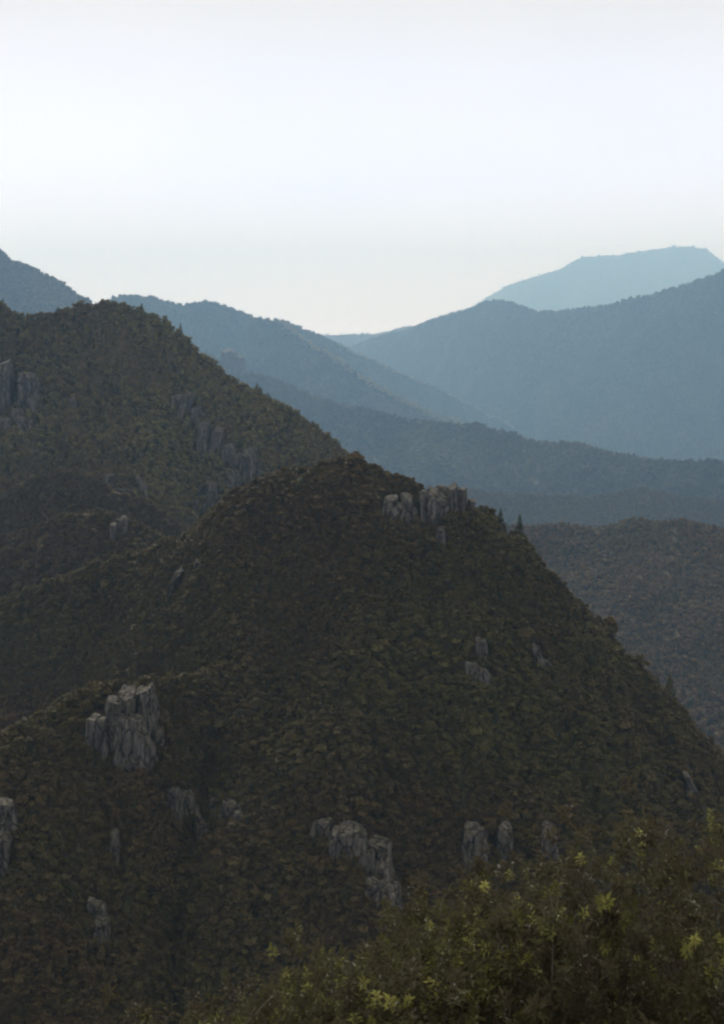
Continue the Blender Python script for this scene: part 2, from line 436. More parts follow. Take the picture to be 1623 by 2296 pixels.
ridge('spur', 'near dark spur carrying the rock tower at the lower left', [
    (-280, 1760, 236), (-120, 1700, 240), (0, 1640, 244), (75, 1596, 247), (150, 1542, 250), (220, 1522, 253), (300, 1516, 257), (380, 1508, 264), (450, 1500, 272), (560, 1462, 283), (650, 1428, 293), (760, 1384, 304), (850, 1342, 313), (940, 1306, 320), (1040, 1282, 326), (1140, 1300, 334)],
    [(0, 0), (7, 4), (30, 26), (80, 72), (130, 122)], [(0, 0), (10, 7), (60, 45)], (6, 40), nu=240, nv=80, cut=2.2, seed=36, k=1.12)

# the ground sheet under all of it, and the hillside the camera stands on
gx, gy = np.meshgrid(np.linspace(-17500, 17500, 90), np.linspace(-4500, 22300, 80))
gz = -440 + 60 * fbm(gx / 2500, gy / 2500, 70, 3)
gz[(np.abs(gx) < 600) & (gy < 500)] -= 0
gv = np.stack((gx, gy, gz), -1).reshape(-1, 3)
gf = [(r * 90 + c, r * 90 + c + 1, (r + 1) * 90 + c + 1, (r + 1) * 90 + c) for r in range(79) for c in range(89)]
tag(link('ground', mesh_from('ground', gv, gf, [M_FARSOIL], True)), 'wooded valley floor between the mountains', kind='structure')

def near_ground(x, y):
    x, y = np.asarray(x, float), np.asarray(y, float)
    z = 498.2 - np.where(y > 0, 0.74 * y, 0.25 * y) + 0.16 * np.clip(x, -40, 40) * np.clip(y / 8, 0, 1)
    return z + 0.5 * fbm(x / 4, y / 4, 81, 3) - np.clip(np.hypot(x, y - 10) - 60, 0, 400) * 0.7
hx, hy = np.meshgrid(np.linspace(-120, 120, 110), np.linspace(-130, 150, 120))
hv = np.stack((hx, hy, near_ground(hx, hy)), -1).reshape(-1, 3)
hf = [(r * 110 + c, r * 110 + c + 1, (r + 1) * 110 + c + 1, (r + 1) * 110 + c) for r in range(119) for c in range(109)]
tag(link('hillside', mesh_from('hillside', hv, hf, [M_SOIL], True)), 'steep near hillside under the foreground bushes', kind='structure')

# ------------------------------------------------------------------ tree shapes
def clumps(centres, normals, size, rs, ragged=0.35):
    """bent four-corner leaf clumps"""
    n = len(centres)
    nrm = normals / np.linalg.norm(normals, axis=1, keepdims=True)
    ref = rs.normal(size=(n, 3))
    t1 = np.cross(nrm, ref); t1 /= np.linalg.norm(t1, axis=1, keepdims=True)
    t2 = np.cross(nrm, t1)
    sz = size * rs.uniform(0.6, 1.4, (n, 1))
    V = np.zeros((n, 4, 3))
    for k, (a, b) in enumerate(((-1, -1), (1, -1), (1, 1), (-1, 1))):
        j = rs.uniform(1 - ragged, 1 + ragged, (n, 1))
        V[:, k] = centres + 0.5 * sz * j * (a * t1 + b * t2) + nrm * sz * rs.uniform(-0.25, 0.25, (n, 1))
    F_ = [(4 * i, 4 * i + 1, 4 * i + 2, 4 * i + 3) for i in range(n)]
    return V.reshape(-1, 3), F_

def tube(path, radii, sides=6):
    V, F_ = [], []
    path = [Vector(p) for p in path]
    for i, p in enumerate(path):
        d = (path[min(i + 1, len(path) - 1)] - path[max(i - 1, 0)]).normalized()
        q = d.to_track_quat('Z', 'Y')
        for k in range(sides):
            a = 2 * math.pi * k / sides
            V.append(tuple(p + q @ Vector((math.cos(a) * radii[i], math.sin(a) * radii[i], 0))))
    for i in range(len(path) - 1):
        for k in range(sides):
            a, b = i * sides + k, i * sides + (k + 1) % sides
            F_.append((a, b, b + sides, a + sides))
    return V, F_

def merge(parts):
    V, F_ = [], []
    for v, f in parts:
        n = len(V)
        V.extend([tuple(x) for x in v])
        F_.extend([tuple(i + n for i in q) for q in f])
    return V, F_

def broadleaf(seed, count, size, h=6.0, spread=2.3, flat=0.75):
    rs = np.random.default_rng(seed)
    nl = rs.integers(8, 13)
    lob = []
    for i in range(nl):
        a = rs.uniform(0, 2 * math.pi)
        r = spread * 0.55 * math.sqrt(rs.uniform(0, 1))
        lob.append((r * math.cos(a), r * math.sin(a), h * rs.uniform(0.40, 0.92), spread * rs.uniform(0.22, 0.52)))
    lob.append((0, 0, h * 0.8, spread * 0.45))
    lob = np.array(lob)
    pick = rs.integers(0, len(lob), count)
    d = rs.normal(size=(count, 3)); d /= np.linalg.norm(d, axis=1, keepdims=True)
    d[:, 2] = np.where(d[:, 2] < -0.3, -d[:, 2], d[:, 2])
    rr = lob[pick, 3:4] * rs.uniform(0.72, 1.12, (count, 1))
    c = lob[pick, :3] + d * rr * np.array((1, 1, flat))
    nrm = d + rs.normal(size=(count, 3)) * 0.7 + np.array((0, 0, 0.7))
    cv = clumps(c, nrm, size, rs)
    tr = [tube([(0, 0, -1.2), (0.06 * h / 6, 0.02, h * 0.25), (rs.uniform(-.2, .2), rs.uniform(-.2, .2), h * 0.6)], [0.16, 0.12, 0.06])]
    for l in lob[:5]:
        tr.append(tube([(0.03, 0.01, h * 0.28), tuple(l[:3] * np.array((.5, .5, .8))), tuple(l[:3])], [0.08, 0.06, 0.03], 5))
    return cv, merge(tr)

def conifer(seed, count, size, h=8.0, spread=1.9):
    rs = np.random.default_rng(seed)
    u = rs.uniform(0, 1, count) ** 0.75
    tier = np.floor(u * 11) / 11 + rs.uniform(0, 0.03, count)
    u2 = 1 - tier
    a = rs.uniform(0, 2 * math.pi, count)
    a = a + 0.5 * np.sin(a * 5 + tier * 20)
    R_ = spread * (1 - u2) ** 0.85 * (0.75 + 0.5 * vnoise(a * 1.5 + 10, tier * 9, seed)) + 0.08
    r = R_ * rs.uniform(0.15, 1.0, count) ** 0.6
    z = h * (0.14 + 0.86 * u2) - 0.22 * r
    c = np.stack((r * np.cos(a), r * np.sin(a), z), -1)
    nrm = np.stack((0.35 * np.cos(a), 0.35 * np.sin(a), np.ones(count)), -1) + rs.normal(size=(count, 3)) * 0.35
    cv = clumps(c, nrm, size, rs)
    return cv, tube([(0, 0, -1.2), (0, 0, h * 0.5), (0, 0, h * 0.98)], [0.17, 0.1, 0.02])

def pine(seed, count, size, h=6.5):
    rs = np.random.default_rng(seed)
    pads = []
    lean = rs.uniform(-0.9, 0.9)
    for i in range(8):
        z = h * rs.uniform(0.5, 1.0)
        a = rs.uniform(0, 2 * math.pi)
        r = rs.uniform(0.2, 2.0) * (1.25 - z / h) * 1.7
        pads.append((lean * z / h + r * math.cos(a), r * math.sin(a), z, rs.uniform(0.7, 1.25)))
    pads = np.array(pads)
    pick = rs.integers(0, 8, count)
    d = rs.normal(size=(count, 3)); d /= np.linalg.norm(d, axis=1, keepdims=True)
    c = pads[pick, :3] + d * pads[pick, 3:4] * np.array((1, 1, 0.32)) * rs.uniform(0.5, 1.05, (count, 1))
    cv = clumps(c, d * np.array((.5, .5, 1)) + rs.normal(size=(count, 3)) * 0.5, size, rs)
    tr = [tube([(0, 0, -1.2), (lean * .25, 0.1, h * .4), (lean * .8, 0, h * .95)], [0.17, 0.13, 0.05])]
    for p_ in pads:
        tr.append(tube([(lean * .55 * p_[2] / h, 0, p_[2] * .72), tuple(p_[:3])], [0.06, 0.03], 5))
    return cv, merge(tr)

PROTO = {}
def proto_set(key, maker, seeds, mat, **kw):
    out = []
    for s in seeds:
        (cv, cf), (tv, tf) = maker(s, **kw)
        crown = mesh_from(key + '_crown', cv, cf, [mat])
        trunk = mesh_from(key + '_trunk', tv, tf, [M_BARK])
        jv, jf = merge([(cv, cf), (tv, tf)])
        jm = mesh_from(key + '_whole', jv, jf, [mat, M_BARK])
        idx = np.zeros(len(jf), np.int32); idx[len(cf):] = 1
        jm.polygons.foreach_set('material_index', idx)
        out.append((crown, trunk, bpy.data.objects.new(key, jm)))
    PROTO[key] = out
proto_set('broadleaf_tree', broadleaf, (1, 2, 3, 4, 5), M_WOOD, count=480, size=0.78)
proto_set('fir_tree', conifer, (7, 8, 9), M_FIR, count=900, size=0.36)
proto_set('pine_tree', pine, (10, 11), M_WOOD, count=520, size=0.5)
proto_set('mid_tree', broadleaf, (21, 22, 23, 24), M_WOOD, count=260, size=0.85)
proto_set('mid_fir', conifer, (27,), M_FIR, count=260, size=0.6)
proto_set('hill_tree', broadleaf, (41, 42, 43, 44), M_HILL, count=260, size=0.8)
proto_set('valley_tree', broadleaf, (61, 62, 63, 64), M_VALLEY, count=260, size=0.85)
proto_set('ridge_scrub', broadleaf, (51, 52), M_RIM_LIT, count=110, size=1.3)  # bushes added for the sunlit rim of two crests
proto_set('far_tree', broadleaf, (31, 32, 33), M_WOODFAR, count=110, size=1.35)

def forest(name, label, pts, scl, rot, idx, protos):
    """one mass of woodland: points on the slope, a tree on each"""
    me = bpy.data.meshes.new(name)
    me.vertices.add(len(pts))
    me.vertices.foreach_set('co', np.asarray(pts, np.float32).ravel())
    for nm, typ, dat in (('tree_scale', 'FLOAT_VECTOR', scl), ('tree_turn', 'FLOAT_VECTOR', rot), ('tree_kind', 'INT', idx)):
        at_ = me.attributes.new(nm, typ, 'POINT')
        if typ == 'INT':
            at_.data.foreach_set('value', np.asarray(dat, np.int32))
        else:
            at_.data.foreach_set('vector', np.asarray(dat, np.float32).ravel())
    o = link(name, me)
    tag(o, label, kind='stuff')
    g = bpy.data.node_groups.new(name + '_nodes', 'GeometryNodeTree')
    g.interface.new_socket('Geometry', in_out='INPUT', socket_type='NodeSocketGeometry')
    g.interface.new_socket('Geometry', in_out='OUTPUT', socket_type='NodeSocketGeometry')
    N, L = g.nodes.new, g.links.new
    gi, go = N('NodeGroupInput'), N('NodeGroupOutput')
    jn = N('GeometryNodeJoinGeometry')
    for p_ in protos[::-1]:
        oi = N('GeometryNodeObjectInfo')
        oi.inputs['Object'].default_value = p_
        oi.inputs['As Instance'].default_value = False
        gt = N('GeometryNodeGeometryToInstance')
        L(oi.outputs['Geometry'], gt.inputs[0])
        L(gt.outputs[0], jn.inputs[0])
    ip = N('GeometryNodeInstanceOnPoints')
    ip.inputs['Pick Instance'].default_value = True
    L(gi.outputs[0], ip.inputs['Points'])
    L(jn.outputs[0], ip.inputs['Instance'])
    for nm, typ, sock in (('tree_scale', 'FLOAT_VECTOR', 'Scale'), ('tree_turn', 'FLOAT_VECTOR', 'Rotation'), ('tree_kind', 'INT', 'Instance Index')):
        na = N('GeometryNodeInputNamedAttribute')
        na.data_type = typ
        na.inputs['Name'].default_value = nm
        L([s for s in na.outputs if s.enabled and s.name == 'Attribute'][0], ip.inputs[sock])
    L(ip.outputs[0], go.inputs[0])
    md = o.modifiers.new('trees', 'NODES')
    md.node_group = g
    return o

def slope_points(key, per_m2, margin=140, vmax=1.0, back_rows=3, thin_seed=50):
    """random points spread evenly over a slope's area, inside the field of view with a margin"""
    R_ = RIDGES[key]
    V = R_['V'][R_['nb'] - back_rows:]
    A, B, D, E = V[:-1, :-1], V[1:, :-1], V[:-1, 1:], V[1:, 1:]
    area = 0.5 * (np.linalg.norm(np.cross(B - A, D - A), axis=-1) + np.linalg.norm(np.cross(B - E, D - E), axis=-1))
    cen = (A + B + D + E) / 4
    x, y, z = project(cen.reshape(-1, 3))
    ok = ((x > -margin) & (x < W + margin) & (y > -margin) & (y < H + margin) & (z > 0)).reshape(area.shape)
    area = area * ok
    n = int(area.sum() * per_m2)
    pick = rng.choice(area.size, n, p=(area / area.sum()).ravel())
    i, j = np.unravel_index(pick, area.shape)
    u, v = rng.uniform(size=(n, 1)), rng.uniform(size=(n, 1))
    return A[i, j] * (1 - u) * (1 - v) + B[i, j] * u * (1 - v) + D[i, j] * (1 - u) * v + E[i, j] * u * v

def visible(pts, h):
    """drop points that stand well behind another slope"""
    keep = np.ones(len(pts), bool)
    for k, p_ in enumerate(pts):
        tgt = Vector(p_) + Vector((0, 0, h * 1.6))
        d = tgt - Vector(CAM)
        L_ = d.length
        d.normalize()
        for nm, tree in BVH:
            hit = tree.ray_cast(Vector(CAM), d, L_ * 0.985 - h)
            if hit[0] is not None:
                keep[k] = False
                break
    return keep

def ground_hit(px, py):
    d = Vector(at(px, py, 1000.0) - CAM).normalized()
    best = None
    for nm, tree in BVH:
        hit = tree.ray_cast(Vector(CAM), d, 40000)
        if hit[0] is not None and (best is None or hit[3] < best[1]):
            best = (hit[0], hit[3])
    return best[0] if best else None

# ------------------------------------------------------------------ rocks
def rock_mesh(w, d, h, seed, lean=0.0):
    """a weathered granite mass: split faces, joint-bounded blocks standing proud or set back, broken top"""
    rs = np.random.default_rng(seed)
    nu, nv = 64, 44
    pl = []
    a0 = rs.uniform(-0.3, 0.3)
    for k in range(4):
        a = a0 + k * math.pi / 2 + rs.uniform(-0.3, 0.3)
        pl.append((math.cos(a), math.sin(a), rs.uniform(-0.02, 0.2), rs.uniform(0.85, 1.0)))
    for k in range(6):
        a = rs.uniform(0, 6.28)
        pl.append((math.cos(a), math.sin(a), rs.uniform(-0.1, 1.1), rs.uniform(1.0, 1.2)))
    tl = min(1.0, w / h)
    pl.append((tl * rs.uniform(-0.3, 0.3), tl * rs.uniform(-0.5, 0.0), 1.0, rs.uniform(0.84, 0.92)))
    pl.append((tl * rs.uniform(-0.4, 0.4), tl * rs.uniform(-0.4, 0.4), 1.0, rs.uniform(0.88, 1.0)))
    pl = np.array(pl)
    pl[:, :3] /= np.linalg.norm(pl[:, :3], axis=1, keepdims=True)
    ns_ = 34
    cells = rs.uniform(-1.1, 1.1, (ns_, 3)) * np.array((1, 1, 1.1))
    offs = rs.uniform(-0.20, 0.10, ns_)
    asp = np.array((1.0, 1.0, 0.26 if h > 0.7 * w else 0.6))
    el = -0.9 + (math.pi / 2 + 0.9) * (np.arange(nv) / (nv - 1)) ** 0.85
    A, E = np.meshgrid(np.linspace(0, 2 * math.pi, nu, endpoint=False), el)
    u = np.stack((np.cos(A) * np.cos(E), np.sin(A) * np.cos(E), np.sin(E)), -1).reshape(-1, 3)
    dots = u @ pl[:, :3].T
    R_ = np.minimum(np.min(np.where(dots > 0.05, pl[:, 3] / np.maximum(dots, 0.05), 9), axis=1), 1.35)
    p = u * R_[:, None]
    wob = p + 0.18 * np.stack([fbm(p[:, 0] * 2 + 3 * i, p[:, 1] * 2 + p[:, 2] * 2 + i, seed + i, 3) for i in range(3)], -1)
    dist = np.linalg.norm((wob[:, None] - cells[None]) * asp, axis=-1)
    order = np.argsort(dist, axis=1)[:, :2]
    d1 = np.take_along_axis(dist, order, 1)
    joint = np.clip(1 - (d1[:, 1] - d1[:, 0]) / 0.07, 0, 1)
    off = offs[order[:, 0]] - 0.10 * joint
    fine = fbm(p[:, 0] * 5 + p[:, 1] * 4, p[:, 2] * 5 + p[:, 1] * 2 + seed, seed + 3, 4) * 0.16 + fbm(p[:, 0] * 1.6 + 9, p[:, 2] * 1.4 + p[:, 1] + seed, seed + 8, 3) * 0.30
    side = 1 - np.clip((p[:, 2] - 0.55) / 0.5, 0, 1) * 0.5
    k = (off + fine) * side
    p = p * np.stack((1 + k, 1 + k, 1 + fine * 0.25 + offs[order[:, 0]] * 0.15), -1)
    z = p[:, 2] * h * 0.85 + h * 0.26
    V = np.stack((p[:, 0] * w * 0.58 + lean * z, p[:, 1] * d * 0.56, z), -1)
    Fc = []
    for r in range(nv - 1):
        for i in range(nu):
            b = r * nu + i
            c = r * nu + (i + 1) % nu
            Fc.append((b, c, c + nu, b + nu))
    return mesh_from('rock', V, Fc, [M_ROCK])

ROCK_RECTS = []
def outcrop(name, label, blocks, category='rock', group=None):
    """blocks: (px centre, py top, py base, px width, lean)"""
    lo = max(blocks, key=lambda b: b[2])
    base = ground_hit(max(3, lo[0]), lo[2])
    root = link(name, None, loc=base)
    tag(root, label, category, group)
    for k, b in enumerate(blocks):
        px, t, bo, wpx = b[:4]
        lean = b[4] if len(b) > 4 else 0.0
        p_ = ground_hit(px, bo) or base
        Y = p_.y
        h = (bo - t) / F * Y
        w = wpx / F * Y
        dep = min(max(w * 0.9, h * 0.8), h * 0.9)
        seed = 100 + len(ROCK_RECTS)
        o = link('rock', rock_mesh(w, dep, h, seed, lean), root, loc=(p_.x - base.x - lean * h / 2, p_.y + dep * 0.22 - base.y, p_.z - base.z), rot=(0, 0, random.uniform(-0.25, 0.25)))
        ROCK_RECTS.append((px - wpx / 2, px + wpx / 2, t, bo, Y))
    return root

outcrop('rock_tower', 'pale rock tower with a square block at the left edge of the wooded hill', [
    (6, 817, 914, 32), (62, 838, 893, 44), (73, 893, 917, 27)])
outcrop('rock_pile', 'heap of pale boulders below the square block at the left edge', [
    (38, 919, 937, 26), (11, 938, 958, 24), (45, 934, 956, 20), (66, 942, 957, 16)])
outcrop('boulder', 'lone small pale boulder on the wooded hill right of the rock tower', [(162, 894, 908, 17)])
outcrop('cliff_band', 'highest broken cliff streak on the wooded left hill', [
    (416, 882, 930, 24, 0.35), (396, 886, 910, 26), (440, 914, 946, 26)])
outcrop('cliff_band', 'paired grey slabs below the highest cliff streak', [(458, 946, 1000, 30), (489, 960, 1002, 28, 0.2)])
outcrop('cliff_band', 'tallest grey cliff columns low on the wooded hill above the saddle', [
    (514, 998, 1036, 28), (532, 1020, 1066, 20), (558, 1014, 1078, 30), (524, 1054, 1092, 30), (576, 1034, 1070, 14)])
outcrop('cliff_band', 'small split crag just left of where the crag ridge rises', [
    (472, 1082, 1126, 22), (452, 1086, 1112, 13, 0.5), (436, 1123, 1146, 8, 0.4), (458, 1127, 1143, 7, 0.3)])
outcrop('boulder', 'small pale knob on the lower spur at the left', [(246, 1064, 1087, 17)])
outcrop('rock_slab', 'thin pale leaning slab beside the small pale knob', [(320, 1072, 1112, 7, -0.55)])
outcrop('rock_slab', 'long low ledge under the small pale knob', [(272, 1096, 1106, 46)])
outcrop('rock_pillar', 'twin weathered pillars on the dark slope beneath the low ledge', [(254, 1176, 1214, 13), (276, 1160, 1202, 15)])
outcrop('rock_slab', 'pointed pale slab leaning right in the dark hollow', [(394, 1279, 1326, 17, 0.4)])
outcrop('boulder', 'small grey stone above the pointed pale slab', [(440, 1258, 1286, 10)])
outcrop('crag', 'fluted grey crag of upright columns on the crest of the dark ridge', [
    (871, 1113, 1168, 28, 0.25), (912, 1110, 1168, 28), (948, 1101, 1168, 15), (967, 1095, 1144, 17), (993, 1093, 1144, 24),
    (1015, 1088, 1161, 20), (1036, 1095, 1154, 18), (1058, 1122, 1156, 15), (988, 1108, 1168, 70), (900, 1132, 1172, 60)])
outcrop('rock_pillar', 'single pale pillar just below the fluted crag', [(989, 1182, 1224, 20)])
outcrop('rock_slab', 'small grey slab between the two firs on the ridge', [(1128, 1172, 1192, 12), (1150, 1188, 1208, 14)])
outcrop('rock_tower', 'large dark rock tower with a cleft top on the near spur', [
    (320, 1546, 1642, 46), (282, 1550, 1645, 40), (250, 1566, 1668, 36, 0.12), (220, 1604, 1686, 50), (274, 1640, 1692, 56), (350, 1634, 1668, 34), (282, 1600, 1690, 90)])
outcrop('boulder', 'square boulder with a small stone below the large dark rock tower', [(289, 1697, 1736, 38), (320, 1717, 1735, 18)])
outcrop('rock_slab', 'rounded grey slab on the dark slope below the square boulder', [(385, 1768, 1820, 40), (420, 1775, 1822, 40, -0.4)])
outcrop('rock_slab', 'broken ledge with three stones right of the rounded slab', [(515, 1800, 1828, 42), (450, 1847, 1878, 29), (533, 1822, 1850, 22), (480, 1790, 1812, 16)])
outcrop('rock_pillar', 'faint upright stone left of the broken ledge', [(256, 1866, 1928, 20)])
outcrop('cliff', 'grey rock face cut by the left edge of the frame', [(8, 1795, 1890, 50), (4, 1870, 1960, 36)])
outcrop('cliff', 'faint lowest rock in the dark corner at the bottom left', [(215, 2022, 2060, 46), (228, 2060, 2110, 36)])
outcrop('rock_rib', 'curving rib of grey rocks running down behind the bushes', [
    (722, 1840, 1876, 44), (780, 1856, 1912, 76, 0.1), (842, 1886, 1946, 58), (822, 1912, 1950, 34), (860, 1928, 1996, 44, -0.15), (872, 1982, 2046, 54), (890, 2032, 2070, 30), (834, 1972, 2016, 38)])
outcrop('cliff', 'broad dim rock face above the middle bushes', [(1064, 1850, 1942, 54), (1078, 1900, 1950, 40)])
outcrop('rock_pillar', 'dim rock pillar between two dim rock faces above the bushes', [(1134, 1850, 1922, 34)])
outcrop('rock_pillar', 'dim rock pillar nearest the bright bush above the bushes', [(1232, 1856, 1930, 36)])
outcrop('rock_slab', 'pale pointed slab just above the bushes at the right', [(1552, 1736, 1796, 14, -0.45), (1550, 1766, 1800, 26)])
outcrop('cliff', 'dim grey rocks high on the dark ridge face at the right', [(1079, 1432, 1476, 24), (1058, 1486, 1526, 28), (1082, 1500, 1542, 28, -0.3)])
outcrop('rock_slab', 'narrow dim slab slanting down the ridge face at the right', [(1205, 1448, 1490, 16, -0.4), (1226, 1480, 1506, 16)])
outcrop('rock_stack', 'blue-grey rock knob on the ridge behind the left hill', [(512, 784, 834, 34), (536, 798, 836, 28)])

RR = np.array(ROCK_RECTS)
def rock_cover(pts, h):
    """0: on a rock face (no tree), 0.35: only low scrub fits in front of the rock, 1: open woodland"""
    x, y, z = project(pts)
    ty = y - h * 0.9 / z * F
    half = h * 0.22 / z * F
    k = np.ones(len(pts))
    for x0, x1, t, b, Y in RR:
        near = (pts[:, 1] < Y + 8) & (pts[:, 1] > Y - max(60, 0.12 * Y))
        over = near & (x + half > x0) & (x - half < x1) & (ty < b - 0.22 * (b - t)) & (y > t)
        k[over] = np.minimum(k[over], 0.5)
        k[over & (y - 0.5 * h / z * F < b - 0.5 * (b - t))] = 0
    return k

# ------------------------------------------------------------------ woodland
def lay(name, label, keys, per_m2, h, sets, lo, hi, margin=140, back_rows=3, squash=0.92, weights=None, clear=True, sink=0.30, tail=1.6):
    P_ = np.concatenate([slope_points(k, per_m2, margin, back_rows=back_rows) for k in keys])
    cover = rock_cover(P_, h) if clear else np.ones(len(P_))
    P_, cover = P_[cover > 0], cover[cover > 0]
    vis = visible(P_, h)
    P_, cover = P_[vis], cover[vis]
    n = len(P_)
    protos = [p_[2] for s in sets for p_ in PROTO[s]]
    kinds = []
    wts = []
    for s, w_ in zip(sets, weights or [1] * len(sets)):
        wts += [w_ / len(PROTO[s])] * len(PROTO[s])
    wts = np.array(wts) / sum(wts)
    idx = rng.choice(len(protos), n, p=wts)
    grow = 0.5 + 0.6 * vnoise(P_[:, 0] / (h * 5), P_[:, 1] / (h * 5), 90) + 0.5 * vnoise(P_[:, 0] / (h * 1.6), P_[:, 1] / (h * 1.6), 91)
    s = (lo + (hi - lo) * rng.uniform(0, 1, n) ** tail) * grow * cover
    scl = np.stack((s * rng.uniform(0.8, 1.35, n), s * rng.uniform(0.8, 1.35, n), s * rng.uniform(0.75, 1.25, n) * squash), -1)
    rot = np.stack((rng.normal(0, 0.13, n), rng.normal(0, 0.13, n), rng.uniform(0, 2 * math.pi, n)), -1)
    P_ = P_ - np.stack((0 * s, 0 * s, sink * 6.0 * scl[:, 2]), -1)
    print('forest', name, n)
    return P_, scl, rot, idx, protos

K = list(RIDGES)
def whole(name, label, keys, *a, **kw):
    P_, scl, rot, idx, protos = lay(name, label, keys, *a, **kw)
    return forest(name, label, P_, scl, rot, idx, protos)

whole('forest', 'pale blue woodland over the farthest mountain', [K[0]], 0.00034, 40, ['far_tree'], 4.0, 6.5, clear=False)
whole('forest', 'blue woodland over the small ridge in the notch', [K[1]], 0.0012, 20, ['far_tree'], 2.3, 3.5, clear=False)
whole('forest', 'blue woodland covering the broad mountain at the right', [K[2]], 0.0065, 15, ['far_tree'], 1.8, 2.8, clear=False)
whole('forest', 'blue woodland covering the sloping middle mountain and its spur', [K[3], K[4]], 0.0085, 12, ['far_tree'], 1.5, 2.4, clear=False)
whole('forest', 'blue woodland on the steep slope at the upper left', [K[5]], 0.013, 10, ['far_tree'], 1.25, 2.0, clear=False)
whole('forest', 'grey-blue woodland on the ridge crossing the valley', [K[6]], 0.022, 8, ['far_tree', 'mid_fir'], 1.05, 1.7, weights=[5, 1], clear=True)
whole('forest', 'grey woodland on the low crest and brown valley side at the right', [K[7], K[8]], 0.17, 4.5, ['valley_tree', 'mid_fir'], 0.42, 0.85, weights=[8, 1], clear=False)
whole('forest', 'dark woodland covering the left hill', [K[9]], 0.36, 3.2, ['hill_tree', 'mid_fir'], 0.28, 0.66, weights=[9, 1])
whole('forest', 'dark woodland on the two lower spurs at the left', [K[10], K[11]], 0.7, 2.6, ['mid_tree', 'broadleaf_tree', 'pine_tree'], 0.22, 0.54, weights=[4, 4, 1])

# bushes added along two crests, coloured pale to imitate their sunlit rim
def crest_sun_rim(label, key, u0, u1, n, width, lo, hi, drop):
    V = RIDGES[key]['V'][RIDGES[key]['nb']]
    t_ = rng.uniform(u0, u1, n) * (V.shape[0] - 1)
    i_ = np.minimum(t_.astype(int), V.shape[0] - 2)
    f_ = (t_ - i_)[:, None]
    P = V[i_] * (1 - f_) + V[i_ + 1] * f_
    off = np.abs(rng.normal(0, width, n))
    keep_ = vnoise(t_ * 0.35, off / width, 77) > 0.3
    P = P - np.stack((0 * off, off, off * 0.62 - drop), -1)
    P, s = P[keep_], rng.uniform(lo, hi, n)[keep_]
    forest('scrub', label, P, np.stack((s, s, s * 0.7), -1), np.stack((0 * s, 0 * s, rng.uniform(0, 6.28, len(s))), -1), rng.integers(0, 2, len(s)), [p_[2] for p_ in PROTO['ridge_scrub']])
crest_sun_rim('scrub coloured pale as a sunlit rim along the crest of the long lit spur', K[4], 0.12, 0.95, 900, 16, 1.6, 2.6, 5)
crest_sun_rim('scrub coloured pale as a sunlit rim along the lower crest of the blue middle mountain', K[3], 0.55, 0.95, 520, 12, 1.5, 2.4, 4)

# near ridge and spur: skyline trees are trees of their own, the rest is one mass
P_, scl, rot, idx, protos = lay('forest', '', [K[12], K[13]], 2.0, 2.2, ['broadleaf_tree', 'pine_tree', 'fir_tree'], 0.15, 0.58, weights=[12, 2.2, 0.8], tail=2.6, squash=0.88, sink=0.27)
cr = np.array([(800, 1023), (830, 1038), (870, 1056), (930, 1070), (950, 1086), (1000, 1092), (1040, 1100), (1070, 1124), (1100, 1150), (1130, 1175), (1165, 1196), (1190, 1222), (1220, 1264), (1250, 1302), (1290, 1332),
               (1340, 1378), (1370, 1416), (1400, 1462), (1440, 1500), (1480, 1532), (1520, 1576), (1560, 1626), (1600, 1668), (1640, 1710)], float)
x, y, z = project(P_)
below = y - np.interp(x, cr[:, 0], cr[:, 1])
sky = (below > -20) & (below < 60) & (x > 800) & (x < 1640) & (P_[:, 1] > 290) & (scl[:, 2] > 0.20)
sky_i = np.where(sky)[0]
sky_i = sky_i[np.argsort(below[sky_i])][:120]
print('skyline trees', len(sky_i))
rest = np.ones(len(P_), bool); rest[sky_i] = False
forest('forest', 'dark brown and olive woodland covering the crag ridge and the near spur', P_[rest], scl[rest], rot[rest], idx[rest], protos)
FLAT = [(s, p_) for s in ['broadleaf_tree', 'pine_tree', 'fir_tree'] for p_ in PROTO[s]]

def tree(kind, k, loc, s, turn, label, category='tree', group=None):
    crown, trunk, _ = PROTO[kind][k]
    root = link(kind, None, loc=loc, rot=turn, scale=s)
    tag(root, label, category, group)
    link('trunk', trunk, root)
    link('crown', crown, root)
    return root

TREE_KIND = {'broadleaf_tree': 'dark broadleaf tree', 'pine_tree': 'flat-topped pine', 'fir_tree': 'small pointed fir'}
ZONES = [(930, 'on the rounded ridge top left of the flat spreading pine'), (1075, 'on the crest behind the fluted crag'),
         (1185, 'on the ridge edge beside the two dark firs'), (1355, 'on the ridge edge between the lower fir and the bulging tree'),
         (1450, 'on the ridge edge between the bulging tree and the leaning pine'), (9999, 'on the lowest ridge edge beyond the leaning pine')]
for i in sky_i:
    kind, p_ = FLAT[idx[i]]
    k = PROTO[kind].index(p_)
    zone = next(t_ for lim, t_ in ZONES if x[i] < lim)
    tree(kind, k, P_[i], scl[i], rot[i], TREE_KIND[kind] + ' ' + zone, group='trees along the skyline of the crag ridge')

